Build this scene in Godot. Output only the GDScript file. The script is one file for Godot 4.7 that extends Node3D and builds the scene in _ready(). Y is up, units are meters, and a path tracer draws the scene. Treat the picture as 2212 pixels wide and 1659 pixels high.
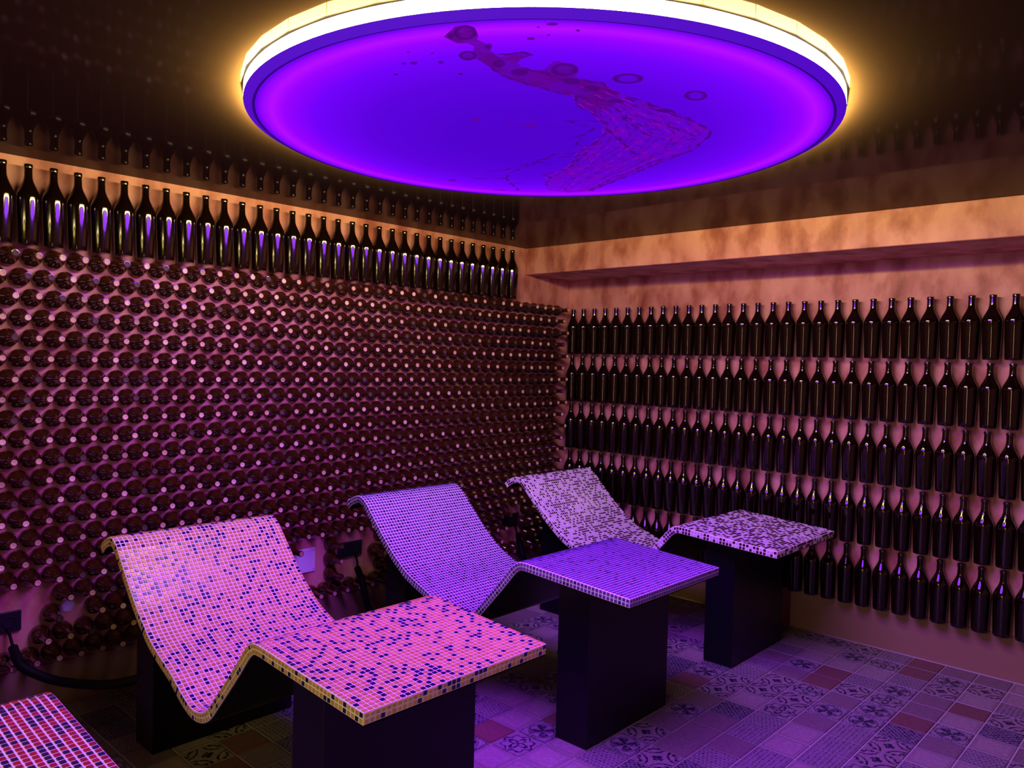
extends Node3D
# A cellar-like relaxation room: bottles set in plaster walls, mosaic heated loungers, a round violet ceiling lamp.
# Left wall lies in x = 0, right wall in z = 0, the floor in y = 0. Metres.

const CAM := Vector3(3.60766, 1.49538, 4.46076)
const FOCAL := 1688.51                       # in pixels of the 2212 x 1659 frame
const CEIL := 2.27
const LAMP := Vector3(1.911, 2.27, 2.534)
const ROOM_X := 5.6
const ROOM_Z := 9.4
const BEAM_Z := 0.4875
const BEAM_Y := 2.0925
const PITCH := 0.01722                       # mosaic module

var cam_basis: Basis
var used := {}
var rng := RandomNumberGenerator.new()
var mats := {}

# ---------------------------------------------------------------- helpers
func numbered(called: String) -> String:
	var n: int = used.get(called, 0)
	used[called] = n + 1
	return called if n == 0 else "%s_%03d" % [called, n]

func tag(o: Node3D, label: String, category := "", group := "", kind := "") -> Node3D:
	if label: o.set_meta("label", label)
	if category: o.set_meta("category", category)
	if group: o.set_meta("group", group)
	if kind: o.set_meta("kind", kind)
	return o

func thing(called: String, at: Vector3, label: String, category: String, group := "") -> Node3D:
	var o := Node3D.new()
	o.name = numbered(called)
	add_child(o, true)
	o.position = at
	tag(o, label, category, group)
	return o

func put(called: String, mesh: Mesh, mat: Material, parent: Node = null, at := Vector3.ZERO) -> MeshInstance3D:
	var o := MeshInstance3D.new()
	o.name = numbered(called) if parent == null else called
	o.mesh = mesh
	if mat: o.material_override = mat
	o.position = at
	(self if parent == null else parent).add_child(o, true)
	return o

func struct(called: String, mesh: Mesh, mat: Material, at := Vector3.ZERO) -> MeshInstance3D:
	var o := put(called, mesh, mat, null, at)
	o.set_meta("kind", "structure")
	return o

class Shape:
	var v := PackedVector3Array()
	var n := PackedVector3Array()
	var u := PackedVector2Array()
	func tri(a: Vector3, b: Vector3, c: Vector3, na: Vector3, nb: Vector3, nc: Vector3, ua := Vector2.ZERO, ub := Vector2.ZERO, uc := Vector2.ZERO) -> void:
		if (b - a).cross(c - a).dot(na + nb + nc) > 0.0:     # front faces run clockwise
			v.append_array([a, c, b]); n.append_array([na, nc, nb]); u.append_array([ua, uc, ub])
		else:
			v.append_array([a, b, c]); n.append_array([na, nb, nc]); u.append_array([ua, ub, uc])
	func quad(a: Vector3, b: Vector3, c: Vector3, d: Vector3, nn: Vector3, uva := Vector2(0, 0), uvb := Vector2(1, 0), uvc := Vector2(1, 1), uvd := Vector2(0, 1)) -> void:
		tri(a, b, c, nn, nn, nn, uva, uvb, uvc)
		tri(a, c, d, nn, nn, nn, uva, uvc, uvd)
	func flat(a: Vector3, b: Vector3, c: Vector3, d: Vector3, out: Vector3) -> void:
		var nn := (b - a).cross(c - a).normalized()
		if nn.dot(out) < 0.0: nn = -nn
		quad(a, b, c, d, nn)
	# a box with chamfered edges, centred on c
	func box(c: Vector3, s: Vector3, e := 0.004) -> void:
		var h := s * 0.5
		var k := Vector3(e, e, e)
		var i := h - k
		for ax in 3:
			var a1 := (ax + 1) % 3
			var a2 := (ax + 2) % 3
			for sg in [-1.0, 1.0]:
				var p := []
				for q in [[-1, -1], [1, -1], [1, 1], [-1, 1]]:
					var w := Vector3.ZERO
					w[ax] = sg * h[ax]; w[a1] = q[0] * i[a1]; w[a2] = q[1] * i[a2]
					p.append(c + w)
				var o := Vector3.ZERO
				o[ax] = sg
				quad(p[0], p[1], p[2], p[3], o)
		if e <= 0.0: return
		for ax in 3:
			var a1 := (ax + 1) % 3
			var a2 := (ax + 2) % 3
			for s1 in [-1.0, 1.0]:
				for s2 in [-1.0, 1.0]:
					var p := []
					for q in [[-1, 0], [1, 0], [1, 1], [-1, 1]]:
						var w := Vector3.ZERO
						w[ax] = q[0] * i[ax]
						w[a1] = s1 * (h[a1] if q[1] == 0 else i[a1])
						w[a2] = s2 * (i[a2] if q[1] == 0 else h[a2])
						p.append(c + w)
					var o := Vector3.ZERO
					o[a1] = s1; o[a2] = s2
					quad(p[0], p[1], p[2], p[3], o.normalized())
		for sx in [-1.0, 1.0]:
			for sy in [-1.0, 1.0]:
				for sz in [-1.0, 1.0]:
					var g := Vector3(sx, sy, sz)
					var o := g.normalized()
					tri(c + g * Vector3(h.x, i.y, i.z), c + g * Vector3(i.x, h.y, i.z), c + g * Vector3(i.x, i.y, h.z), o, o, o)
	# a profile of (radius, height) turned round the y axis
	func lathe(prof: Array, seg := 24, crisp := 0.75) -> void:
		var m := prof.size()
		var fn := []
		for k in m - 1:
			var d: Vector2 = prof[k + 1] - prof[k]
			fn.append(Vector2(d.y, -d.x).normalized())
		for k in m - 1:
			var na: Vector2 = fn[k]
			var nb: Vector2 = fn[k]
			if k > 0 and fn[k - 1].dot(fn[k]) > crisp: na = (fn[k - 1] + fn[k]).normalized()
			if k < m - 2 and fn[k + 1].dot(fn[k]) > crisp: nb = (fn[k + 1] + fn[k]).normalized()
			var pa: Vector2 = prof[k]
			var pb: Vector2 = prof[k + 1]
			for j in seg:
				var t0 := TAU * j / seg
				var t1 := TAU * (j + 1) / seg
				var c0 := Vector3(cos(t0), 0, sin(t0))
				var c1 := Vector3(cos(t1), 0, sin(t1))
				var up := Vector3.UP
				var a := c0 * pa.x + up * pa.y
				var b := c1 * pa.x + up * pa.y
				var c := c1 * pb.x + up * pb.y
				var d := c0 * pb.x + up * pb.y
				var ua := Vector2(j / float(seg), pa.y * 5.0)
				var ub := Vector2((j + 1) / float(seg), pa.y * 5.0)
				var uc := Vector2((j + 1) / float(seg), pb.y * 5.0)
				var ud := Vector2(j / float(seg), pb.y * 5.0)
				if pa.x > 0.0: tri(a, b, c, c0 * na.x + up * na.y, c1 * na.x + up * na.y, c1 * nb.x + up * nb.y, ua, ub, uc)
				if pb.x > 0.0: tri(a, c, d, c0 * na.x + up * na.y, c1 * nb.x + up * nb.y, c0 * nb.x + up * nb.y, ua, uc, ud)
	# a round hose along points
	func tube(pts: Array, r: float, seg := 12, rib := 0.0) -> void:
		var cur := Curve3D.new()
		for k in pts.size():
			var t: Vector3 = (pts[mini(k + 1, pts.size() - 1)] - pts[maxi(k - 1, 0)]) / 6.0
			cur.add_point(pts[k], -t, t)
		var length := cur.get_baked_length()
		var steps := maxi(4, int(length / 0.006))
		var prev := []
		var ref := Vector3(0.31, 0.2, 0.93).normalized()
		for k in steps + 1:
			var p := cur.sample_baked(length * k / steps, true)
			var q := cur.sample_baked(minf(length, length * k / steps + 0.004), true)
			var p0 := cur.sample_baked(maxf(0.0, length * k / steps - 0.004), true)
			var t := (q - p0).normalized()
			var a := ref.cross(t).normalized()
			var b := t.cross(a).normalized()
			var rr := r + (rib if k % 2 == 0 else 0.0)
			var now := []
			for j in seg:
				var o := a * cos(TAU * j / seg) + b * sin(TAU * j / seg)
				now.append([p + o * rr, o])
			if prev:
				for j in seg:
					var j2 := (j + 1) % seg
					tri(prev[j][0], prev[j2][0], now[j2][0], prev[j][1], prev[j2][1], now[j2][1])
					tri(prev[j][0], now[j2][0], now[j][0], prev[j][1], now[j2][1], now[j][1])
			else:
				for j in range(1, seg - 1): tri(now[0][0], now[j][0], now[j + 1][0], -t, -t, -t)
			prev = now
			if k == steps:
				for j in range(1, seg - 1): tri(now[0][0], now[j][0], now[j + 1][0], t, t, t)
	func into(m: ArrayMesh, mat: Material = null) -> void:
		var a := []
		a.resize(Mesh.ARRAY_MAX)
		a[Mesh.ARRAY_VERTEX] = v; a[Mesh.ARRAY_NORMAL] = n; a[Mesh.ARRAY_TEX_UV] = u
		m.add_surface_from_arrays(Mesh.PRIMITIVE_TRIANGLES, a)
		if mat: m.surface_set_material(m.get_surface_count() - 1, mat)
	func made() -> ArrayMesh:
		var m := ArrayMesh.new()
		into(m)
		return m

func box_mesh(s: Vector3, e := 0.004) -> ArrayMesh:
	var b := Shape.new()
	b.box(Vector3.ZERO, s, e)
	return b.made()

func slab(lo: Vector3, hi: Vector3, e := 0.0) -> ArrayMesh:
	var b := Shape.new()
	b.box((lo + hi) * 0.5, hi - lo, e)
	return b.made()

func paint(c: Color, rough := 0.5, spec := 0.5) -> StandardMaterial3D:       # c holds linear, real-world values
	var m := StandardMaterial3D.new()
	m.albedo_color = c.linear_to_srgb()
	m.roughness = rough
	m.metallic_specular = spec
	return m

func glass(c: Color, rough: float) -> StandardMaterial3D:
	var m := paint(c, rough, 0.5)
	m.clearcoat_enabled = true
	m.clearcoat = 0.65
	m.clearcoat_roughness = 0.03
	return m

# where a point lands in the photograph's frame; used for choosing which repeats are singled out and for wording labels
func px(p: Vector3) -> Vector2:
	var q := cam_basis.inverse() * (p - CAM)
	return Vector2(1106.0 + FOCAL * q.x / -q.z, 829.5 - FOCAL * q.y / -q.z) if q.z < -0.05 else Vector2(-9999, -9999)

func seen(p: Vector3, margin := 0.0) -> bool:
	var q := px(p)
	return q.x > -margin and q.y > -margin and q.x < 2212.0 + margin and q.y < 1659.0 + margin

func nth(n: int) -> String:
	var ones := ["", "first", "second", "third", "fourth", "fifth", "sixth", "seventh", "eighth", "ninth", "tenth", "eleventh", "twelfth", "thirteenth", "fourteenth", "fifteenth", "sixteenth", "seventeenth", "eighteenth", "nineteenth"]
	if n < 20: return ones[n]
	var tens := ["", "", "twenty", "thirty", "forty"]
	return (tens[n / 10] + "-" + ones[n % 10]) if n % 10 else ["", "", "twentieth", "thirtieth", "fortieth"][n / 10]

func noise_tex(seed_: int, freq: float, ramp: Gradient, size := 512, octaves := 5, normal := false) -> NoiseTexture2D:
	var f := FastNoiseLite.new()
	f.seed = seed_
	f.noise_type = FastNoiseLite.TYPE_SIMPLEX_SMOOTH
	f.frequency = freq
	f.fractal_octaves = octaves
	var t := NoiseTexture2D.new()
	t.width = size; t.height = size
	t.seamless = true
	t.noise = f
	if ramp: t.color_ramp = ramp
	t.as_normal_map = normal
	if normal: t.bump_strength = 3.0
	return t

func ramp(cols: Array, at: Array) -> Gradient:
	var g := Gradient.new()
	g.colors = PackedColorArray(cols)
	g.offsets = PackedFloat32Array(at)
	return g

# ---------------------------------------------------------------- the scene
func _ready() -> void:
	rng.seed = 20240611
	light_and_camera()
	materials()
	room()
	ceiling_lamp(LAMP, Color(0.33, 0.035, 1.0), true)
	ceiling_lamp(LAMP + Vector3(0.5, 0, 4.3), Color(1.0, 0.78, 0.17), false)
	upright_lamp()
	floor_tiles()
	right_wall_bottles()
	left_wall_standing_bottles()
	left_wall_lying_bottles()
	loungers()
	sockets()

func light_and_camera() -> void:
	cam_basis = Basis(Vector3.UP, 0.7505) * Basis(Vector3.RIGHT, -0.0284) * Basis(Vector3.BACK, 0.02456)
	var cam := Camera3D.new()
	cam.name = "camera"
	cam.fov = rad_to_deg(2.0 * atan(829.5 / FOCAL))
	cam.near = 0.02
	add_child(cam)
	cam.transform = Transform3D(cam_basis, CAM)
	cam.current = true
	var we := WorldEnvironment.new()
	we.name = "world_environment"
	var e := Environment.new()
	e.background_mode = Environment.BG_COLOR
	e.background_color = Color.BLACK
	e.tonemap_mode = Environment.TONE_MAPPER_LINEAR
	e.tonemap_exposure = 1.0
	e.sdfgi_enabled = true
	e.ssao_enabled = true
	e.ssil_enabled = true
	we.environment = e
	add_child(we)

func materials() -> void:
	# glossy dark stretch ceiling: next to no colour of its own, a weak mirror
	var c := paint(Color(0.032, 0.019, 0.010), 0.05, 0.064)
	mats.ceiling = c
	# polished clay plaster, brushed in vertical strokes
	var p := StandardMaterial3D.new()
	p.albedo_texture = noise_tex(7, 0.009, ramp([Color(0.72, 0.48, 0.45), Color(0.79, 0.54, 0.50), Color(0.82, 0.58, 0.53), Color(0.86, 0.63, 0.57)], [0.0, 0.35, 0.6, 1.0]), 1024, 5)
	p.uv1_triplanar = true
	p.uv1_world_triplanar = true
	p.uv1_scale = Vector3(0.62, 0.36, 0.62)
	p.roughness = 0.5
	p.metallic_specular = 0.4
	p.normal_enabled = true
	p.normal_texture = noise_tex(21, 0.03, null, 512, 5, true)
	p.normal_scale = 0.25
	p.detail_enabled = true
	p.detail_albedo = noise_tex(33, 0.008, ramp([Color(0.66, 0.52, 0.48), Color(0.86, 0.77, 0.74), Color(0.96, 0.94, 0.93), Color(1, 1, 1)], [0.0, 0.33, 0.52, 1.0]), 1024, 7)
	p.detail_blend_mode = BaseMaterial3D.BLEND_MODE_MUL
	var white := Image.create(4, 4, false, Image.FORMAT_RGB8)
	white.fill(Color.WHITE)
	p.detail_mask = ImageTexture.create_from_image(white)
	p.uv2_triplanar = true
	p.uv2_world_triplanar = true
	p.uv2_scale = Vector3(0.8, 0.38, 0.8)
	mats.plaster = p
	mats.base = paint(Color(0.26, 0.15, 0.10), 0.6, 0.3)
	mats.grout_floor = paint(Color(0.50, 0.44, 0.43), 0.8, 0.3)
	mats.standing = glass(Color(0.005, 0.0018, 0.0007), 0.10)
	mats.standing.metallic_specular = 0.35
	mats.lying = glass(Color(0.040, 0.0105, 0.0022), 0.20)
	mats.lying.clearcoat = 1.0
	mats.lip = glass(Color(0.006, 0.003, 0.002), 0.2)
	mats.corks = [paint(Color(0.56, 0.36, 0.26), 0.8, 0.2), paint(Color(0.38, 0.24, 0.18), 0.8, 0.2), paint(Color(0.66, 0.48, 0.37), 0.8, 0.2), paint(Color(0.075, 0.05, 0.05), 0.7, 0.3)]
	mats.black = paint(Color(0.0035, 0.0035, 0.006), 0.35, 0.35)
	mats.plastic = paint(Color(0.012, 0.011, 0.016), 0.45, 0.35)
	mats.hose = paint(Color(0.004, 0.004, 0.005), 0.6, 0.25)
	mats.grout = paint(Color(0.86, 0.82, 0.80), 0.75, 0.3)

# ---------------------------------------------------------------- walls, ceiling, beam
func room() -> void:
	struct("floor", slab(Vector3(-0.2, -0.15, -0.2), Vector3(ROOM_X + 0.2, -0.004, ROOM_Z + 0.2)), mats.grout_floor)
	struct("ceiling", slab(Vector3(-0.2, CEIL, -0.2), Vector3(ROOM_X + 0.2, CEIL + 0.15, ROOM_Z + 0.2)), mats.ceiling)
	struct("wall_left", slab(Vector3(-0.2, -0.15, -0.2), Vector3(0, CEIL, ROOM_Z + 0.2)), mats.plaster)
	struct("wall_right", slab(Vector3(0, -0.15, -0.2), Vector3(ROOM_X + 0.2, CEIL, 0)), mats.plaster)
	struct("wall_front", slab(Vector3(ROOM_X, -0.15, 0), Vector3(ROOM_X + 0.2, CEIL, ROOM_Z + 0.2)), mats.plaster)
	struct("wall_rear", slab(Vector3(0, -0.15, ROOM_Z), Vector3(ROOM_X, CEIL, ROOM_Z + 0.2)), mats.plaster)
	struct("trim_1", slab(Vector3(0, BEAM_Y, 0), Vector3(ROOM_X, CEIL, BEAM_Z), 0.003), mats.plaster)
	struct("baseboard_right", slab(Vector3(0, -0.004, 0), Vector3(ROOM_X, 0.214, 0.012), 0.002), mats.base)
	struct("baseboard_left", slab(Vector3(0, -0.004, 0.012), Vector3(0.010, 0.185, ROOM_Z), 0.002), mats.base)
	# pale mark of glue where one lying bottle is missing
	var g := Shape.new()
	g.lathe([Vector2(0.030, 0.0), Vector2(0.029, 0.0015), Vector2(0.017, 0.002), Vector2(0.015, 0.001), Vector2(0, 0.0012)], 6)
	var gm := put("glue_mark", g.made(), paint(Color(0.42, 0.36, 0.42), 0.8, 0.2), get_node("wall_left"), Vector3(0, 0.414, 3.323))
	gm.rotation = Vector3(0.3, 0, -PI / 2)

# ---------------------------------------------------------------- round lamps
const STEM := [400,834,467,858,494,847,502,824,471,781,452,768,452,738,441,703,428,695,417,653,419,632,442,633,480,640,502,609,488,601,456,601,429,590,413,554,417,515,457,504,513,534,524,519,531,486,519,432,487,407,483,372,512,318,498,233,477,165,375,102,327,101,346,218,381,277,356,332,346,389,329,475,325,539,347,616,360,680,327,687,341,728,369,738,390,721,417,742,416,767,396,784]
const SHEET := [346,218,512,318,509,131,540,-78,532,-289,496,-350,349,-482,261,-521,-38,-656,-392,-808,-485,-779,-539,-679,-470,-577,-355,-483,-360,-429,-222,-403,-124,-340,14,-222,119,-175,227,-93,292,8,331,137]
const LINES := [[303,20,206,97,215,27,226,-25,257,-39],[226,-25,158,-62,112,-61,122,-92,34,-159,78,-193,151,-151],[-15,-240,-101,-200,-219,-238,-346,-261,-469,-264,-510,-233],[-60,-260,-156,-228,-308,-275,-446,-314,-537,-382],[-234,-255,-213,-296],[-537,-382,-670,-281],[-537,-382,-595,-483,-652,-595,-743,-507],[-575,-461,-515,-506],[-360,-429,-358,-482,-470,-577,-487,-639,-461,-678],[12,-261,-154,-377,-230,-413,-355,-433],[227,-93,119,-175,25,-217,-124,-340],[483,372,512,318,498,233,509,131,540,-78,532,-289,496,-350,349,-482,105,-575,-38,-656,-392,-808],[381,277,413,208,451,151,473,79,519,-13,523,-134],[489,257,491,154,516,26],[232,-166,150,-381,184,-462,93,-506],[256,-71,196,-235,185,-328],[301,-498,130,-535,-8,-613,-134,-651,-382,-795],[381,277,328,195,318,89,286,-8,235,-99],[411,111,370,-75,380,-169],[377,22,327,-194,344,-302],[435,-64,445,-198,455,-318],[314,-351,407,-351,481,-315],[424,660,483,631,495,604],[329,475,350,394,356,332,385,283],[347,616,325,539,333,479],[409,550,432,489,440,407,466,371]]
const DROPS := [[415,828,9,-7,-12,-11,1],[443,718,8,-6,-14,-13,1],[381,615,14,-11,-21,-21,1],[356,710,19,-16,-24,-23,2],[494,466,31,-24,-32,-39,2],[435,625,24,-20,-16,-16,0],[396,466,23,-19,-24,-27,0],[591,297,35,-29,-24,-34,2],[669,50,28,-22,-23,-41,2],[457,816,23,-19,-33,-31,2],[453,382,20,-17,-17,-21,1],[459,298,20,-17,-17,-23,1],[384,406,17,-13,-18,-20,0],[380,531,20,-16,-19,-21,1],[451,160,22,-17,-11,-16,1],[519,-13,22,-18,-11,-18,1],[658,715,12,-9,-6,-7,1],[561,684,8,-7,-6,-7,1],[264,725,6,-5,-8,-7,1],[241,629,6,-4,-6,-6,1],[-30,305,11,-9,-17,-16,0],[70,135,18,-14,-14,-15,0],[38,210,8,-7,-7,-8,0],[130,184,8,-7,-8,-8,0],[-1,44,6,-4,-7,-8,0],[-100,270,6,-6,-8,-8,0],[439,930,8,-7,-13,-11,1],[623,836,3,-2,-4,-4,1],[-757,-258,16,-12,-16,-14,0],[35,162,6,-5,-7,-7,0],[169,126,5,-3,-5,-6,0],[200,769,8,-7,-9,-7,1],[93,747,5,-4,-7,-6,1],[177,785,4,-4,-7,-5,1],[683,646,4,-4,-4,-5,1],[610,672,3,-3,-4,-4,1],[620,723,2,-3,-3,-4,1],[250,829,4,-3,-5,-5,0],[-176,336,4,-3,-8,-7,0],[-68,218,4,-3,-6,-6,0],[293,781,4,-3,-5,-5,0]]
const FAN_A := [381,277,346,218,320,107,282,-5,182,-127,14,-222,-189,-381,-366,-476,-539,-679]
const FAN_B := [483,372,499,249,511,85,540,-78,515,-320,349,-482,105,-575,-124,-692,-392,-808]

func lamp_print(size: int, splash: bool) -> Image:
	var im := Image.create(size, size, false, Image.FORMAT_RGB8)
	var stops := [0.0, 0.35, 0.62, 0.80, 0.90, 0.945, 0.975, 1.0]
	var cols := [Color8(78, 0, 200), Color8(80, 0, 208), Color8(92, 0, 222), Color8(112, 0, 250), Color8(150, 0, 255), Color8(182, 12, 255), Color8(150, 4, 255), Color8(96, 0, 226)]
	var line: Array[Color] = []
	for k in 512:
		var t := k / 511.0
		var j := 0
		while j < 6 and t > stops[j + 1]: j += 1
		line.append(cols[j].lerp(cols[j + 1], clampf((t - stops[j]) / (stops[j + 1] - stops[j]), 0, 1)))
	var h := size * 0.5
	for y in size:
		for x in size:
			var r := Vector2(x + 0.5 - h, y + 0.5 - h).length() / h
			im.set_pixel(x, y, line[mini(511, int(r * 511.0))])
	if not splash: return im
	var f := FastNoiseLite.new()
	f.seed = 5
	f.frequency = 0.02
	f.fractal_octaves = 4
	var f2 := FastNoiseLite.new()
	f2.seed = 9
	f2.noise_type = FastNoiseLite.TYPE_CELLULAR
	f2.cellular_return_type = FastNoiseLite.RETURN_DISTANCE2_SUB
	f2.frequency = 0.03
	for part in 2:
		var pts := PackedVector2Array()
		var src: Array = SHEET if part == 0 else STEM
		for k in src.size() / 2: pts.append(Vector2(src[2 * k], src[2 * k + 1]) / 1000.0 * h + Vector2(h, h))
		var lo := pts[0]
		var hi := pts[0]
		for q in pts:
			lo = lo.min(q); hi = hi.max(q)
		for y in range(maxi(0, int(lo.y)), mini(size, int(hi.y) + 1)):
			var xs := []
			for k in pts.size():
				var a := pts[k]
				var b := pts[(k + 1) % pts.size()]
				if (a.y > y) != (b.y > y): xs.append(a.x + (y - a.y) / (b.y - a.y) * (b.x - a.x))
			xs.sort()
			for k in xs.size() / 2:
				for x in range(maxi(0, int(xs[2 * k])), mini(size, int(xs[2 * k + 1]))):
					var w := f.get_noise_2d(x * 1.0, y * 0.8) * 0.5 + 0.5
					var cell := clampf(1.0 - f2.get_noise_2d(x, y * 0.8 + x * 0.35) * 3.2 - 1.4, 0, 1)
					var to := Color8(118, 0, 180) if part == 0 else Color8(92, 0, 136)
					var amount := (0.10 + 0.50 * smoothstep(0.42, 0.75, w)) if part == 0 else (0.34 + 0.55 * smoothstep(0.35, 0.75, w))
					im.set_pixel(x, y, im.get_pixel(x, y).lerp(to, clampf(amount + 0.22 * cell, 0, 0.95)))
	for k in 15:                                     # the sheet's streaks, spread between its two edges
		var w := k / 14.0
		var l := []
		for q in FAN_A.size(): l.append(lerpf(FAN_A[q], FAN_B[q], w) + (12.0 * sin(q * 1.7 + k * 2.3) if q > 0 else 0.0))
		var cut := (k * 5) % 7
		stroke(im, l.slice(2 * (cut % 3), l.size() - 2 * (cut % 2)), h, Color8(84, 0, 136) if k % 3 else Color8(150, 0, 190), 0.7, 1.7)
	for l in LINES:
		stroke(im, l, h, Color8(76, 0, 130), 1.2, 2.3)
	for d in DROPS:
		var c := Vector2(d[0], d[1]) / 1000.0 * h + Vector2(h, h)
		var a := Vector2(d[2], d[3]) / 1000.0 * h
		var b := Vector2(d[4], d[5]) / 1000.0 * h
		var det := a.x * b.y - a.y * b.x
		var reach := int(maxf(a.length(), b.length())) + 2
		for y in range(int(c.y) - reach, int(c.y) + reach + 1):
			for x in range(int(c.x) - reach, int(c.x) + reach + 1):
				if x < 0 or y < 0 or x >= size or y >= size: continue
				var p := Vector2(x, y) - c
				var s := Vector2(p.x * b.y - p.y * b.x, a.x * p.y - a.y * p.x) / det
				var r := s.length()
				if r > 1.0: continue
				var k := 0.7
				if d[6] == 2: k = 0.8 * smoothstep(0.45, 0.85, r) + 0.18 * (1.0 - absf(s.y))
				im.set_pixel(x, y, im.get_pixel(x, y).lerp(Color8(70, 0, 118) if d[6] else Color8(98, 0, 150), k * (1.0 - smoothstep(0.85, 1.0, r) * 0.6)))
	return im

func stroke(im: Image, l: Array, h: float, col: Color, k: float, w: float) -> void:
	for s in l.size() / 2 - 1:
		var a := Vector2(l[2 * s], l[2 * s + 1]) / 1000.0 * h + Vector2(h, h)
		var b := Vector2(l[2 * s + 2], l[2 * s + 3]) / 1000.0 * h + Vector2(h, h)
		var steps := int(a.distance_to(b)) + 1
		for t in steps:
			var p := a.lerp(b, t / float(steps)) + Vector2(sin(t * 0.31), cos(t * 0.23)) * 1.4
			var r := w * (0.7 + 0.5 * sin(t * 0.13 + s))
			for y in range(int(p.y - r), int(p.y + r) + 2):
				for x in range(int(p.x - r), int(p.x + r) + 2):
					if x >= 0 and y >= 0 and x < im.get_width() and y < im.get_height() and Vector2(x, y).distance_to(p) <= r:
						im.set_pixel(x, y, im.get_pixel(x, y).lerp(col, k * 0.55))

func ceiling_lamp(at: Vector3, tint: Color, splash: bool) -> void:
	var t := thing("ceiling_lamp", at, "large round violet ceiling lamp with a water splash print and white glowing rim" if splash else "second round ceiling lamp, glowing amber, behind the photographer's viewpoint", "ceiling lamp")
	# warm white band round the side
	var warm := Color(1.0, 0.74, 0.26)
	var rim := Shape.new()
	rim.lathe([Vector2(0.9165, -0.034), Vector2(0.916, -0.001)], 128)
	var rm := paint(Color(0.8, 0.8, 0.75), 0.5)
	rm.emission_enabled = true
	rm.emission = Color(1.0, 0.95, 0.80)
	rm.emission_energy_multiplier = 9.0 if splash else 4.0
	put("light_band", rim.made(), rm, t)
	# bevelled frame and the groove round the disc
	var fr := Shape.new()
	fr.lathe([Vector2(0.8915, -0.0475), Vector2(0.9155, -0.0355), Vector2(0.9165, -0.034)], 128)
	var fm := paint(Color(0.06, 0.04, 0.08), 0.8, 0.0)
	fm.emission_enabled = true
	fm.emission = Color8(78, 0, 196) if splash else Color8(190, 130, 40)
	fm.emission_energy_multiplier = 1.0
	put("glowing_frame", fr.made(), fm, t)
	var gr := Shape.new()
	gr.lathe([Vector2(0.882, -0.0455), Vector2(0.884, -0.0445), Vector2(0.8885, -0.0470), Vector2(0.892, -0.0473)], 128)
	var gm := paint(Color(0.03, 0.02, 0.05), 0.9, 0.0)
	gm.emission_enabled = true
	gm.emission = Color8(44, 0, 118) if splash else Color8(150, 90, 20)
	put("frame_groove", gr.made(), gm, t)
	# the disc: a stretched printed film lit from behind
	var di := Shape.new()
	var y := -0.0455
	for ring in 12:
		for j in 128:
			var r0 := 0.882 * ring / 12.0
			var r1 := 0.882 * (ring + 1) / 12.0 if ring < 11 else 0.8836
			var q := []
			for c in [[r0, j], [r1, j], [r1, j + 1], [r0, j + 1]]:
				q.append(Vector3(c[0] * cos(TAU * c[1] / 128.0), y, c[0] * sin(TAU * c[1] / 128.0)))
			var uv := []
			for p in q: uv.append(Vector2(0.5 + 0.5 * p.x / 0.885, 0.5 + 0.5 * p.z / 0.885))
			if ring > 0: di.tri(q[0], q[1], q[2], Vector3.DOWN, Vector3.DOWN, Vector3.DOWN, uv[0], uv[1], uv[2])
			di.tri(q[0], q[2], q[3], Vector3.DOWN, Vector3.DOWN, Vector3.DOWN, uv[0], uv[2], uv[3])
			if ring == 0: di.tri(q[0], q[1], q[2], Vector3.DOWN, Vector3.DOWN, Vector3.DOWN, uv[0], uv[1], uv[2])
	var dm := paint(Color(0.02, 0.01, 0.03), 0.6, 0.0)
	dm.emission_enabled = true
	if splash:
		dm.emission = Color.BLACK
		dm.emission_operator = BaseMaterial3D.EMISSION_OP_ADD
		dm.emission_texture = ImageTexture.create_from_image(lamp_print(1024, true))
	else:
		dm.emission = tint
	dm.emission_energy_multiplier = 1.0
	put("light_disc", di.made(), dm, t)
	# the light of the disc and of the band, just in front of their faces
	for a in [[0.0, 1.66, 0.56, 0.46], [0.43, 1.36, 0.30, 0.27], [-0.43, 1.36, 0.30, 0.27]]:
		var l := AreaLight3D.new()
		l.name = "disc_light"
		l.area_size = Vector2(a[1], a[2])
		l.light_color = tint.linear_to_srgb()
		l.light_energy = a[3] * (DISC if splash else 0.42 * DISC)
		l.area_range = 14.0
		l.area_attenuation = 2.0
		l.shadow_enabled = true
		t.add_child(l, true)
		l.position = Vector3(0, -0.053, a[0])
		l.rotation = Vector3(-PI / 2, 0, 0)
	var parts := 40 if splash else 16
	for k in parts:
		var ang := TAU * (k + 0.5) / parts
		var l := AreaLight3D.new()
		l.name = "band_light"
		l.area_size = Vector2(5.7 / parts, 0.030)
		l.light_color = warm.linear_to_srgb()
		l.light_energy = (RIM if splash else 0.16 * RIM) / parts
		l.area_range = 14.0
		l.area_attenuation = 2.0
		l.shadow_enabled = true
		t.add_child(l, true)
		var out := Vector3(cos(ang), 0, sin(ang))
		l.transform = Transform3D(Basis(Vector3.UP.cross(out).normalized(), Vector3.UP, out) * Basis(Vector3.UP, PI), out * 0.920 + Vector3(0, -0.0175, 0))

const DISC := 13.0
const RIM := 8.4

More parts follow.
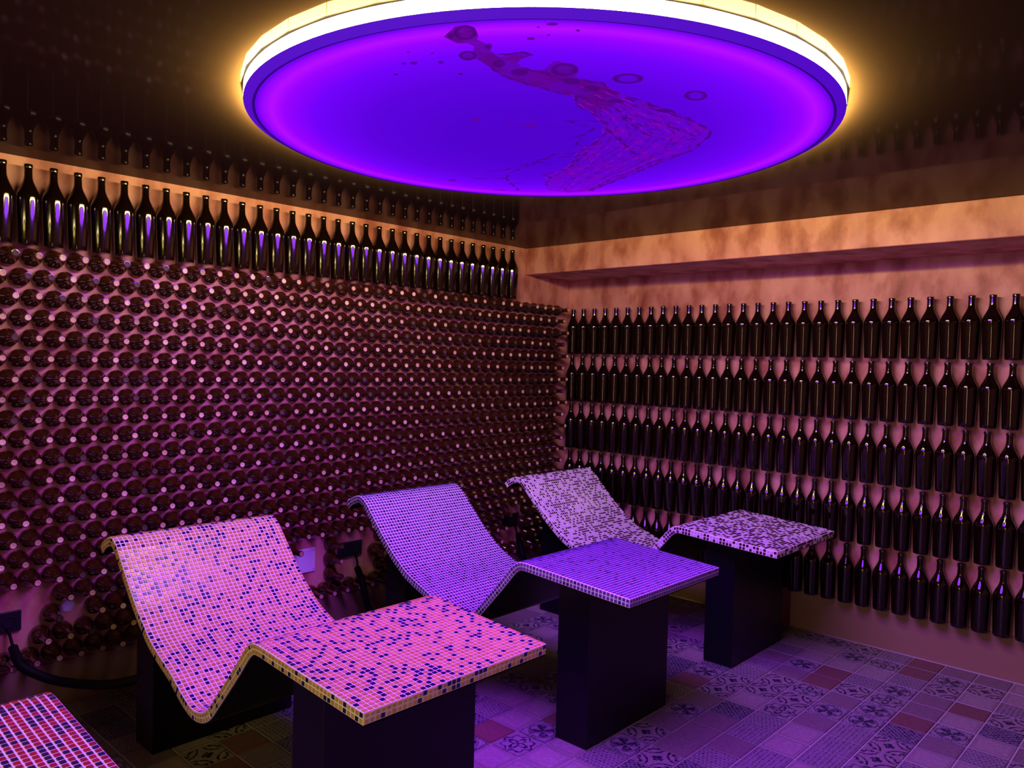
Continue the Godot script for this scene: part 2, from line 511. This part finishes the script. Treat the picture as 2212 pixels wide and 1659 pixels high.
# a slim upright lamp behind the viewpoint: its line of light shows in the bottles and along the loungers' sides
func upright_lamp() -> void:
	var t := thing("upright_lamp", Vector3(3.05, 0, 4.98), "slim upright warm white lamp on a round foot, standing behind the viewpoint", "floor lamp")
	t.rotation.y = PI
	var b := Shape.new()
	b.lathe([Vector2(0.13, 0.0), Vector2(0.13, 0.012), Vector2(0.122, 0.018), Vector2(0.02, 0.02), Vector2(0.018, 0.35), Vector2(0, 0.35)], 40)
	put("foot", b.made(), mats.plastic, t)
	put("case", slab(Vector3(-0.034, 0.34, -0.05), Vector3(0.034, 1.76, -0.004), 0.004), mats.plastic, t)
	var m := paint(Color(0.7, 0.7, 0.66), 0.6)
	m.emission_enabled = true
	m.emission = Color(1.0, 0.90, 0.74)
	m.emission_energy_multiplier = 3.0
	put("light_panel", slab(Vector3(-0.027, 0.37, -0.004), Vector3(0.027, 1.73, 0.0), 0.001), m, t)
	var l := AreaLight3D.new()
	l.name = "panel_light"
	l.area_size = Vector2(0.05, 1.34)
	l.light_color = Color(1.0, 0.80, 0.56).linear_to_srgb()
	l.light_energy = UPRIGHT
	l.area_range = 14.0
	l.area_attenuation = 2.0
	l.shadow_enabled = true
	t.add_child(l, true)
	l.position = Vector3(0, 1.05, 0.004)
	l.rotation = Vector3(0, PI, 0)

const UPRIGHT := 0.95

# ---------------------------------------------------------------- floor
func floor_print(kind: int) -> ImageTexture:
	var n := 192
	var im := Image.create(n, n, false, Image.FORMAT_RGB8)
	var f := FastNoiseLite.new()
	f.seed = 100 + kind
	f.frequency = 0.03
	f.fractal_octaves = 5
	var ground: Color = [Color(0.60, 0.57, 0.56), Color(0.58, 0.55, 0.55), Color(0.62, 0.58, 0.56), Color(0.55, 0.53, 0.55), Color(0.60, 0.57, 0.57), Color(0.64, 0.60, 0.57), Color(0.52, 0.47, 0.46), Color(0.50, 0.37, 0.33)][kind]
	var ink := Color(0.13, 0.12, 0.20)
	for y in n:
		for x in n:
			var p := Vector2(x + 0.5, y + 0.5) / n + Vector2(f.get_noise_2d(x * 1.7 + 900.0, y * 1.7), f.get_noise_2d(x * 1.7, y * 1.7 + 700.0)) * 0.035
			var c := p - Vector2(0.5, 0.5)
			var s := Vector2(absf(c.x), absf(c.y))
			if s.x < s.y: s = Vector2(s.y, s.x)
			var r := c.length()
			var a := atan2(c.y, c.x)
			var m := 0.0
			match kind:
				0:      # leafy rosette
					m = 1.0 if absf(r - 0.20 - 0.10 * cos(4.0 * a)) < 0.06 or absf(r - 0.43 - 0.05 * cos(8.0 * a)) < 0.035 or r < 0.055 else 0.0
				1:      # dotted diamonds
					var g := Vector2(fposmod(p.x * 8.0, 1.0) - 0.5, fposmod(p.y * 8.0 + 0.5 * (int(p.x * 8.0) % 2), 1.0) - 0.5)
					m = 1.0 if absf(g.x) + absf(g.y) < 0.34 and absf(g.x) + absf(g.y) > 0.12 else 0.0
				2:      # scrolls from the corners
					var k := s - Vector2(0.5, 0.5)
					var q := k.length()
					m = 1.0 if absf(q - 0.22 - 0.05 * sin(atan2(k.y, k.x) * 6.0)) < 0.05 or absf(q - 0.41) < 0.03 or (s.x < 0.15 and s.y < 0.07) else 0.0
				3:      # woven lattice
					m = 1.0 if absf(fposmod((p.x + p.y) * 6.0, 1.0) - 0.5) < 0.17 or absf(fposmod((p.x - p.y) * 6.0, 1.0) - 0.5) < 0.17 else 0.0
				4:      # four petals in a ring of dots
					m = 1.0 if (r < 0.36 and absf(sin(2.0 * a)) > 0.30 + r) or absf(r - 0.40) < 0.02 or s.x > 0.45 and fposmod(s.y * 10.0, 1.0) < 0.5 else 0.0
				5:      # worn plain with a faint border
					m = 0.35 if absf(s.x - 0.43) < 0.012 else 0.0
			var w := f.get_noise_2d(x, y) * 0.5 + 0.5
			var wear := smoothstep(0.30, 0.62, w)
			var col := ground.lerp(ground * 0.72, 0.8 * (1.0 - w)).lerp(ink, m * (0.25 + 0.75 * wear))
			var edge := smoothstep(0.44, 0.5, s.x + 0.05 * (w - 0.5))
			im.set_pixel(x, y, col.lerp(col * 0.75, edge * 0.5))
	return ImageTexture.create_from_image(im)

func floor_tiles() -> void:
	var parent := get_node("floor")
	var step := 0.1497
	var tile := Shape.new()
	var h := 0.0728
	var e := 0.0025
	var top := 0.0
	var low := -0.004
	var i := h - e
	tile.quad(Vector3(-i, top, -i), Vector3(i, top, -i), Vector3(i, top, i), Vector3(-i, top, i), Vector3.UP)
	for k in 4:
		var b := Basis(Vector3.UP, k * PI / 2)
		tile.flat(b * Vector3(-i, top, i), b * Vector3(i, top, i), b * Vector3(h, low, h), b * Vector3(-h, low, h), b * Vector3(0, 1, 1))
	var mesh := tile.made()
	var kinds: Array[StandardMaterial3D] = []
	for k in 8:
		var m := StandardMaterial3D.new()
		m.albedo_texture = floor_print(k)
		m.roughness = 0.42
		m.metallic_specular = 0.4
		kinds.append(m)
	var all := []
	var x0 := 1.961 - step * 13.0
	var z0 := 1.9855 - step * 13.0
	for a in int((ROOM_X - x0) / step):
		for b in int((ROOM_Z - z0) / step):
			var at := Vector3(x0 + step * (a + 0.5), 0, z0 + step * (b + 0.5))
			var pick := rng.randf()
			var kind := 7 if pick < 0.05 else 6 if pick < 0.20 else 5 if pick < 0.42 else rng.randi() % 5
			var turn := rng.randi() % 4
			var lift := rng.randf_range(-0.0006, 0.0006)
			if at.x < 0.02 or at.z < 0.02: continue
			all.append([at.distance_to(CAM) if seen(at, 10) and at.x > 0.4 else 1000.0 + at.x, at + Vector3(0, lift, 0), kind, turn])
	all.sort_custom(func(p, q): return p[0] < q[0])
	var rest := []
	for k in 8: rest.append(Shape.new())
	for k in all.size():
		var d = all[k]
		var tr := Transform3D(Basis(Vector3.UP, d[3] * PI / 2), d[1])
		if k < 300 and d[0] < 900.0:
			var o := put("floor_tile", mesh, kinds[d[2]], parent)
			o.transform = tr
		else:
			var s: Shape = rest[d[2]]
			for q in tile.v.size():
				s.v.append(tr * tile.v[q]); s.n.append(tr.basis * tile.n[q]); s.u.append(tile.u[q])
	var far := ArrayMesh.new()
	for k in 8: rest[k].into(far, kinds[k])
	put("floor_tiles", far, null, parent).set_meta("kind", "stuff")

# ---------------------------------------------------------------- bottles
func bottle_meshes(wide: float, seg := 28) -> Array:
	var b := Shape.new()
	b.lathe([Vector2(0.0000, 0.0040), Vector2(0.0226, 0.0020), Vector2(0.0339, 0.0000), Vector2(0.0364, 0.0012), Vector2(0.0375, 0.0040), Vector2(0.0382, 0.0200), Vector2(0.0409, 0.1000), Vector2(0.0431, 0.1700), Vector2(0.0435, 0.1860), Vector2(0.0433, 0.1930), Vector2(0.0423, 0.2000), Vector2(0.0400, 0.2080), Vector2(0.0359, 0.2185), Vector2(0.0307, 0.2295), Vector2(0.0255, 0.2400), Vector2(0.0210, 0.2495), Vector2(0.0184, 0.2570), Vector2(0.0166, 0.2640), Vector2(0.0157, 0.2720), Vector2(0.0151, 0.2900), Vector2(0.0148, 0.3045)], seg)
	var l := Shape.new()
	l.lathe([Vector2(0.0148, 0.3035), Vector2(0.0162, 0.3045), Vector2(0.0166, 0.3070), Vector2(0.0166, 0.3165), Vector2(0.0157, 0.3195), Vector2(0.0137, 0.3200), Vector2(0.0112, 0.3192), Vector2(0.0105, 0.3120), Vector2(0, 0.3110)], seg)
	for q in b.v.size(): b.v[q] *= Vector3(wide, 1, wide)
	for q in l.v.size(): l.v[q] *= Vector3(wide, 1, wide)
	return [b.made(), l.made()]

func standing(meshes: Array, at: Vector3, label: String, group: String) -> Node3D:
	var t := thing("wine_bottle", at, label, "bottle", group)
	t.rotation = Vector3(rng.randf_range(-0.004, 0.004), rng.randf_range(0, TAU), rng.randf_range(-0.004, 0.004))
	put("bottle_glass", meshes[0], mats.standing, t)
	put("bottle_lip", meshes[1], mats.lip, t)
	return t

func right_wall_bottles() -> void:
	var meshes := bottle_meshes(1.0)
	var rows := ["top", "second", "third", "fourth", "bottom"]
	for r in 5:
		for i in 32:
			var at := Vector3(0.0813 + 0.09369 * i, 1.88178 - 0.32 - 0.33601 * r, 0.05)
			var label := ""
			if i < 15: label = "dark wine bottle standing in the %s row on right wall, %s from the corner" % [rows[r], nth(i + 1)]
			elif i < 30: label = "dark wine bottle standing in the %s row on right wall, %s from photo's right edge" % [rows[r], nth(30 - i)]
			else: label = "dark wine bottle standing in the %s row on right wall, %s beyond the photo's edge" % [rows[r], nth(i - 29)]
			standing(meshes, at + Vector3(rng.randf_range(-0.0015, 0.0015), 0, 0), label, "bottles standing in five rows on the right wall")

func left_wall_standing_bottles() -> void:
	var meshes := bottle_meshes(0.955)
	for i in range(0, 33):
		var at := Vector3(0.0497, 2.23306 - 0.32, 3.58771 - 0.09108 * i)
		var label := "dark wine bottle standing under the ceiling on left wall, %s from the photo's left edge" % nth(i + 1)
		if i > 16: label = "dark wine bottle standing under the ceiling on left wall, %s from the row's right end" % nth(33 - i)
		standing(meshes, at, label, "bottles standing under the ceiling on the left wall")

# lying bottles: neck out of the wall along +x; only shoulder and neck stand proud of the plaster
func lying_here(r: int, k: int) -> bool:
	match r:
		18: return k <= 38 and not (k in [23, 24, 21, 20, 19, 5, 4])
		19: return (k <= 39 and k != 38) and not (k in [25, 24, 23, 22, 21, 20, 6, 5])
		20: return k <= 39 and not (k in [25, 24, 23, 21, 20, 19, 6, 5, 4])
	return true

func left_wall_lying_bottles() -> void:
	var g := Shape.new()
	g.lathe([Vector2(0.0380, 0.0005), Vector2(0.0385, 0.0030), Vector2(0.0387, 0.0120), Vector2(0.0383, 0.0180), Vector2(0.0370, 0.0240), Vector2(0.0342, 0.0305), Vector2(0.0302, 0.0375), Vector2(0.0256, 0.0445), Vector2(0.0212, 0.0515), Vector2(0.0180, 0.0575), Vector2(0.0160, 0.0635), Vector2(0.0147, 0.0710), Vector2(0.0139, 0.0870), Vector2(0.0136, 0.1035), Vector2(0.0149, 0.1050), Vector2(0.0151, 0.1075), Vector2(0.0151, 0.1160), Vector2(0.0142, 0.1196), Vector2(0.0122, 0.1198), Vector2(0.0110, 0.1185)], 28)
	var glass_mesh := g.made()
	var c := Shape.new()
	c.lathe([Vector2(0.0113, 0.1180), Vector2(0.0113, 0.1212), Vector2(0.0106, 0.1220), Vector2(0.0066, 0.1220), Vector2(0.0056, 0.1204), Vector2(0, 0.1204)], 20)
	var cork_mesh := c.made()
	var tilt := Basis(Vector3.BACK, -PI / 2)         # the bottle's long axis along +x
	var hide := PackedVector2Array()                  # where the first lounger stands in front
	for p in [Vector3(0.33, 0.70, 3.31), Vector3(0.43, 0.777, 3.31), Vector3(0.43, 0.777, 2.62), Vector3(0.62, 0.62, 2.62), Vector3(0.9, 0.45, 2.62), Vector3(0.7, 0.0, 3.26), Vector3(0.55, 0.0, 3.26), Vector3(0.62, 0.61, 3.31)]:
		hide.append(px(p))
	var list := []
	for r in range(1, 22):
		for k in 44:
			if not lying_here(r, k): continue
			var at := Vector3(0.0, 1.8679 - 0.081505 * (r - 1), 0.15584 + 0.082956 * (k + (0.5 if r % 2 == 0 else 0.0)))
			list.append([r, k, at])
	list.append([19, 22, Vector3(0, 0.401, 2.025)])
	var seen_in_row := {}
	for d in list:
		var tip: Vector3 = d[2] + Vector3(0.10, 0, 0)
		d.append(tip.distance_to(CAM))
		d.append(seen(tip, -4) and not Geometry2D.is_point_in_polygon(px(tip), hide))
		var pick := rng.randf()
		d.append(3 if pick < 0.24 else 2 if pick < 0.45 else 1 if pick < 0.62 else 0)
	list.sort_custom(func(p, q): return p[2].z > q[2].z)
	for d in list:                                    # place in its row, counted from the photo's left edge
		if d[4]: seen_in_row[d[0]] = seen_in_row.get(d[0], 0) + 1
		d.append(seen_in_row.get(d[0], 0))
	list.sort_custom(func(p, q): return p[3] < q[3])
	var far := thing("wine_bottles", Vector3.ZERO, "far part of the lying brown wine bottles on left wall, towards the corner", "bottles", "")
	far.set_meta("kind", "stuff")
	var spots := []
	var cork_spots := [[], [], [], []]
	var made := 0
	for d in list:
		var b := Basis(Vector3.UP, rng.randf_range(-0.018, 0.018)) * Basis(Vector3.BACK, rng.randf_range(-0.018, 0.018)) * tilt * Basis(Vector3.UP, rng.randf_range(0, TAU))
		if d[4] and made < 300:
			made += 1
			var label := "%s brown bottle laid neck out, %s row below the standing bottles, %s from left edge" % ["uncorked" if d[5] == 3 else "corked", nth(d[0]), nth(d[6])]
			var t := thing("lying_wine_bottle", d[2], label, "bottle", "wine bottles lying in rows on the left wall")
			t.basis = b
			put("bottle_glass", glass_mesh, mats.lying, t)
			put("bottle_mouth" if d[5] == 3 else "cork", cork_mesh, mats.corks[d[5]], t)
		else:
			spots.append(Transform3D(b, d[2]))
			cork_spots[d[5]].append(Transform3D(b, d[2]))
	crowd("bottle_glass", glass_mesh, mats.lying, spots, far)
	for k in 4: crowd("corks", cork_mesh, mats.corks[k], cork_spots[k], far)

func crowd(called: String, mesh: Mesh, mat: Material, spots: Array, parent: Node) -> MultiMeshInstance3D:
	var mm := MultiMesh.new()
	mm.transform_format = MultiMesh.TRANSFORM_3D
	mm.mesh = mesh
	mm.instance_count = spots.size()
	for k in spots.size(): mm.set_instance_transform(k, spots[k])
	var o := MultiMeshInstance3D.new()
	o.name = called
	o.multimesh = mm
	o.material_override = mat
	o.set_meta("kind", "stuff")
	parent.add_child(o, true)
	return o

# ---------------------------------------------------------------- mosaic loungers
const CURVE := [0.324, 0.726, 0.355, 0.751, 0.401, 0.771, 0.434, 0.777, 0.463, 0.768, 0.495, 0.746, 0.531, 0.710, 0.580, 0.662, 0.631, 0.612, 0.686, 0.562, 0.745, 0.516, 0.807, 0.474, 0.870, 0.445, 0.930, 0.423, 0.990, 0.399, 1.040, 0.372, 1.090, 0.349, 1.144, 0.335, 1.199, 0.342, 1.243, 0.365, 1.292, 0.416, 1.358, 0.488, 1.421, 0.558, 1.466, 0.611, 1.492, 0.637, 1.520, 0.653, 1.556, 0.657, 1.633, 0.652, 1.85, 0.638, 2.064, 0.625]

func loungers() -> void:
	lounger(0, 3.310, 40, Vector3(0, 0, 0), 1.0, 3.255, 2.67, "curved mosaic lounger tiled in gold and dark blue, nearest of the three whole ones", 300)
	lounger(1, 2.125, 38, Vector3(-0.030, 0.029, 0), 1.0, 2.063, 1.49, "curved mosaic lounger in violet-grey tiles, standing in the middle of the three", 300)
	lounger(2, 0.992, 40, Vector3(0.008, 0.024, 0), 1.0, 0.887, 0.312, "curved mosaic lounger in pale and dark maroon tiles, beside the right wall", 0)
	lounger(3, 4.530, 40, Vector3(0, 0.012, 0), 1.0, 4.47, 3.90, "mosaic lounger with red and dark blue tiles, cut off by photo's lower left corner", 300)

func lounger(style: int, z1: float, wide: int, shift: Vector3, sx: float, pz1: float, pz0: float, label: String, singles: int) -> void:
	var t := thing("mosaic_lounger", Vector3(1.2, 0, z1 - wide * PITCH * 0.5) + shift * Vector3(1, 0, 1), label, "lounger", "heated mosaic loungers in a row")
	var hw := wide * PITCH * 0.5
	var cur := Curve2D.new()
	var pts := []
	for k in CURVE.size() / 2: pts.append(Vector2((CURVE[2 * k] - 1.2) * sx, CURVE[2 * k + 1] + shift.y))
	for k in pts.size():
		var tg: Vector2 = (pts[mini(k + 1, pts.size() - 1)] - pts[maxi(k - 1, 0)]) / 6.0
		cur.add_point(pts[k], -tg, tg)
	cur.bake_interval = 0.004
	var length := cur.get_baked_length()
	var rows := int(length / PITCH)
	var step := length / rows
	# the white grout body, its dark underside
	var body := Shape.new()
	var under := Shape.new()
	var thick := 0.0325
	var prev := []
	var n := rows * 2
	for k in n + 1:
		var s := length * k / n
		var p := cur.sample_baked(s, true)
		var tg := (cur.sample_baked(minf(length, s + 0.006), true) - cur.sample_baked(maxf(0, s - 0.006), true)).normalized()
		var nn := Vector2(-tg.y, tg.x)
		var q := p - nn * thick
		var w := p - nn * (thick + 0.004)
		var now := [Vector3(p.x, p.y, 0), Vector3(q.x, q.y, 0), Vector3(nn.x, nn.y, 0), Vector3(w.x, w.y, 0)]
		if k > 0:
			var zf := Vector3(0, 0, hw)
			var zi := Vector3(0, 0, hw - 0.004)
			var zc := Vector3(0, 0, hw - 0.0015)
			var up: Vector3 = now[2]
			var upp: Vector3 = prev[2]
			body.tri(prev[0] - zc, now[0] - zc, now[0] + zc, upp, up, up)
			body.tri(prev[0] - zc, now[0] + zc, prev[0] + zc, upp, up, upp)
			for sg in [-1.0, 1.0]:
				var o := Vector3(0, 0, sg)
				var a0: Vector3 = prev[0] - upp * 0.0015 + zf * sg
				var a1: Vector3 = now[0] - up * 0.0015 + zf * sg
				body.flat(prev[0] + zc * sg, now[0] + zc * sg, a1, a0, o + up)
				body.quad(a0, a1, now[1] + zf * sg, prev[1] + zf * sg, o)
				under.quad(prev[1] + zi * sg, now[1] + zi * sg, now[3] + zi * sg, prev[3] + zi * sg, o)
			body.flat(prev[1] - zf, now[1] - zf, now[1] + zf, prev[1] + zf, -up)
			under.flat(prev[3] - zi, now[3] - zi, now[3] + zi, prev[3] + zi, -up)
		if k == 0 or k == n:
			var o := Vector3(tg.x, tg.y, 0) * (1.0 if k == n else -1.0)
			var zf := Vector3(0, 0, hw)
			body.quad(now[0] - zf, now[0] + zf, now[1] + zf, now[1] - zf, o)
		prev = now
	put("grout_bed", body.made(), mats.grout, t)
	put("underside", under.made(), mats.black, t)
	# two black pedestals
	for d in [[0.55, 0.70, 0.0], [1.655, 1.810, 0.0]]:
		var mid: float = (d[0] + d[1]) * 0.5 - 1.2
		var low := 10.0
		for k in 80:
			var p := cur.sample_baked(length * k / 79.0, true)
			if p.x > d[0] - 1.22 and p.x < d[1] - 1.18: low = minf(low, p.y)
		var top := low - thick - 0.002
		var wz := pz1 - pz0
		put("pedestal", slab(Vector3(-(d[1] - d[0]) * 0.5, 0.001, -wz * 0.5), Vector3((d[1] - d[0]) * 0.5, top, wz * 0.5), 0.002), mats.black, t, Vector3(mid - shift.x, 0, (pz1 + pz0) * 0.5 - t.position.z))
		# a narrower web carries the slab down to the pedestal where the slab slopes
		var web := Shape.new()
		var last := []
		for k in 9:
			var x := lerpf(d[0] - 1.2 + 0.004, d[1] - 1.2 - 0.004, k / 8.0) - shift.x
			var best := 0.0
			var gap := 9.0
			for j in 240:
				var p := cur.sample_baked(length * j / 239.0, true)
				if absf(p.x - x) < gap: gap = absf(p.x - x); best = p.y
			var hgt := best - thick - 0.006
			if hgt < top - 0.001: hgt = top - 0.001
			var wz2 := wz * 0.5 - 0.002
			var zc := (pz1 + pz0) * 0.5 - t.position.z
			var now := [Vector3(x, top - 0.001, zc - wz2), Vector3(x, hgt, zc - wz2), Vector3(x, hgt, zc + wz2), Vector3(x, top - 0.001, zc + wz2)]
			if last:
				web.quad(last[0], now[0], now[1], last[1], Vector3(0, 0, -1))
				web.quad(last[3], now[3], now[2], last[2], Vector3(0, 0, 1))
				web.flat(last[1], now[1], now[2], last[2], Vector3.UP)
			if k == 0: web.quad(now[0], now[1], now[2], now[3], Vector3(-1, 0, 0))
			if k == 8: web.quad(now[0], now[1], now[2], now[3], Vector3(1, 0, 0))
			last = now
		put("pedestal_web", web.made(), mats.black, t)
	# mosaic tiles: small pillows standing a little proud of the grout
	var tile := Shape.new()
	var e := 0.0062
	var i := 0.0052
	var hh := 0.0024
	tile.quad(Vector3(-i, hh, -i), Vector3(i, hh, -i), Vector3(i, hh, i), Vector3(-i, hh, i), Vector3.UP)
	for k in 4:
		var b := Basis(Vector3.UP, k * PI / 2)
		tile.flat(b * Vector3(-i, hh, i), b * Vector3(i, hh, i), b * Vector3(e, hh * 0.55, e), b * Vector3(-e, hh * 0.55, e), b * Vector3(0, 1, 1))
		tile.flat(b * Vector3(-e, hh * 0.55, e), b * Vector3(e, hh * 0.55, e), b * Vector3(e, 0, e), b * Vector3(-e, 0, e), b * Vector3(0, 0, 1))
	var mesh := tile.made()
	var spots := []
	for r in rows:
		var s := step * (r + 0.5)
		var p := cur.sample_baked(s, true)
		var tg := (cur.sample_baked(minf(length, s + 0.006), true) - cur.sample_baked(maxf(0, s - 0.006), true)).normalized()
		var t3 := Vector3(tg.x, tg.y, 0)
		var n3 := Vector3(-tg.y, tg.x, 0)
		for c in wide:
			spots.append(Transform3D(Basis(t3 * (step / PITCH), n3, Vector3(0, 0, 1)), Vector3(p.x, p.y, -hw + PITCH * (c + 0.5))))
		for d in 2:
			var q := Vector3(p.x, p.y, 0) - n3 * (0.0085 + 0.0160 * d)
			for sg in [-1.0, 1.0]:
				var squeeze := 1.0
				var o := cur.sample_baked(minf(length, s + step * 0.5), true) - cur.sample_baked(maxf(0, s - step * 0.5), true)
				squeeze = clampf((o.length()) / step, 0.6, 1.0)
				spots.append(Transform3D(Basis(t3 * squeeze, Vector3(0, 0, sg), n3 * 0.96), q + Vector3(0, 0, sg * hw)))
	for end in 2:
		var s := 0.0 if end == 0 else length
		var p := cur.sample_baked(s, true)
		var tg := (cur.sample_baked(minf(length, s + 0.006), true) - cur.sample_baked(maxf(0, s - 0.006), true)).normalized()
		var o := Vector3(tg.x, tg.y, 0) * (1.0 if end else -1.0)
		var n3 := Vector3(-tg.y, tg.x, 0)
		for c in wide:
			for d in 2:
				spots.append(Transform3D(Basis(n3 * 0.96, o, Vector3(0, 0, 1)), Vector3(p.x, p.y, -hw + PITCH * (c + 0.5)) - n3 * (0.0085 + 0.0160 * d)))
	var order := []
	for k in spots.size():
		var w: Vector3 = t.position + spots[k].origin
		var faces: bool = spots[k].basis.y.dot(CAM - w) > 0.0
		order.append([w.distance_to(CAM) if faces and seen(w, -2) else 100.0, k])
	order.sort_custom(func(a, b): return a[0] < b[0])
	var gloss := [0, 1, 2, 3].map(func(k): return tile_material(style, k))
	var many := [[], [], [], []]
	for k in order.size():
		var tr: Transform3D = spots[order[k][1]]
		tr.basis = tr.basis * Basis(Vector3(rng.randf_range(-1, 1), 0, rng.randf_range(-1, 1)).normalized(), rng.randf_range(0, 0.02))
		var pick := rng.randf()
		var dark: float = [0.24, 0.20, 0.50, 0.40][style]
		if style == 1 and tr.origin.x > 0.32: dark = 0.07
		var kind := 3 if pick < dark else rng.randi() % 3
		if k < singles and order[k][0] < 99.0:
			put("mosaic_tile", mesh, gloss[kind], t).transform = tr
		else:
			many[kind].append(tr)
	var mm := MultiMesh.new()
	mm.transform_format = MultiMesh.TRANSFORM_3D
	mm.use_colors = true
	mm.mesh = mesh
	mm.instance_count = many[0].size() + many[1].size() + many[2].size() + many[3].size()
	var at := 0
	for kind in 4:
		for tr in many[kind]:
			mm.set_instance_transform(at, tr)
			mm.set_instance_color(at, tile_color(style, kind))
			at += 1
	var o := MultiMeshInstance3D.new()
	o.name = "mosaic_tiles"
	o.multimesh = mm
	var m := paint(Color.WHITE, 0.16, 0.5)
	m.vertex_color_use_as_albedo = true
	o.material_override = m
	o.set_meta("kind", "stuff")
	t.add_child(o, true)

func tile_color(style: int, kind: int) -> Color:
	match style:
		0: return [Color(0.50, 0.34, 0.07), Color(0.45, 0.30, 0.058), Color(0.55, 0.38, 0.09), Color(0.012, 0.009, 0.045)][kind]
		1: return [Color(0.095, 0.05, 0.21), Color(0.08, 0.042, 0.18), Color(0.11, 0.06, 0.22), Color(0.022, 0.014, 0.06)][kind]
		2: return [Color(0.62, 0.55, 0.62), Color(0.58, 0.51, 0.58), Color(0.66, 0.58, 0.64), Color(0.050, 0.010, 0.020)][kind]
	return [Color(0.32, 0.014, 0.035), Color(0.27, 0.012, 0.04), Color(0.36, 0.016, 0.03), Color(0.028, 0.010, 0.05)][kind]

func tile_material(style: int, kind: int) -> StandardMaterial3D:
	return paint(tile_color(style, kind), 0.16, 0.5)

# ---------------------------------------------------------------- sockets, plate, hoses
func sockets() -> void:
	for d in [[0.396, 3.580, "double black wall socket at photo's left edge, left of the gold lounger"], [0.430, 1.893, "double black wall socket between the gold and the violet lounger backs"], [0.421, 0.583, "double black wall socket below the bottles between violet and pale lounger backs"]]:
		var t := thing("wall_socket", Vector3(0, d[0], d[1]), d[2], "socket", "black double sockets on the left wall")
		put("frame", box_mesh(Vector3(0.012, 0.083, 0.160), 0.003), mats.plastic, t, Vector3(0.0065, 0, 0))
		for s in [-1.0, 1.0]:
			var sk := Shape.new()
			sk.lathe([Vector2(0.024, 0.0), Vector2(0.023, 0.004), Vector2(0.0205, 0.004), Vector2(0.0200, 0.001), Vector2(0, 0.001)], 28)
			var o := put("outlet", sk.made(), mats.plastic, t, Vector3(0.0125, 0, 0.036 * s))
			o.rotation = Vector3(0, 0, -PI / 2)
	var p := thing("blank_plate", Vector3(0, 0.410, 2.178), "square pale blank wall plate with corner screws, behind the gold lounger", "wall plate")
	put("plate", box_mesh(Vector3(0.006, 0.128, 0.126), 0.002), paint(Color(0.62, 0.60, 0.66), 0.5, 0.4), p, Vector3(0.0035, 0, 0))
	for a in [-1.0, 1.0]:
		for b in [-1.0, 1.0]:
			var sc := Shape.new()
			sc.lathe([Vector2(0.0028, 0.0), Vector2(0.0024, 0.0012), Vector2(0, 0.0014)], 10)
			put("screw", sc.made(), mats.plastic, p, Vector3(0.0066, 0.052 * a, 0.052 * b)).rotation = Vector3(0, 0, -PI / 2)
	var hoses := [
		[[Vector3(0.018, 0.372, 3.549), Vector3(0.032, 0.335, 3.543), Vector3(0.052, 0.300, 3.539)], [Vector3(0.05, 0.301, 3.539), Vector3(0.10, 0.276, 3.539), Vector3(0.145, 0.251, 3.533), Vector3(0.175, 0.221, 3.496), Vector3(0.225, 0.191, 3.437), Vector3(0.32, 0.185, 3.367), Vector3(0.42, 0.196, 3.30), Vector3(0.530, 0.232, 3.235)], "thick black hose sagging from left edge socket to the gold lounger's back pedestal"],
		[[Vector3(0.018, 0.400, 1.866), Vector3(0.032, 0.360, 1.860), Vector3(0.052, 0.325, 1.871)], [Vector3(0.05, 0.326, 1.871), Vector3(0.10, 0.299, 1.888), Vector3(0.14, 0.255, 1.897), Vector3(0.165, 0.193, 1.898), Vector3(0.185, 0.13, 1.886), Vector3(0.26, 0.050, 1.88), Vector3(0.40, 0.05, 1.89), Vector3(0.515, 0.08, 1.90)], "thick black hose dropping from middle socket to the violet lounger's pedestal"],
		[[Vector3(0.018, 0.395, 0.552), Vector3(0.032, 0.350, 0.545), Vector3(0.052, 0.320, 0.549)], [Vector3(0.05, 0.321, 0.549), Vector3(0.10, 0.288, 0.588), Vector3(0.14, 0.232, 0.606), Vector3(0.165, 0.165, 0.600), Vector3(0.2, 0.07, 0.60), Vector3(0.34, 0.035, 0.60), Vector3(0.53, 0.06, 0.60)], "thick black hose dropping from far socket to the pale lounger's pedestal"],
	]
	for h in hoses:
		var t := thing("power_hose", Vector3.ZERO, h[2], "hose", "black power hoses of the loungers")
		var a := Shape.new()
		a.tube(h[0], 0.006, 10)
		put("cable", a.made(), mats.hose, t)
		var b := Shape.new()
		b.tube(h[1], 0.0172, 14, 0.0012)
		put("sleeve", b.made(), mats.hose, t)
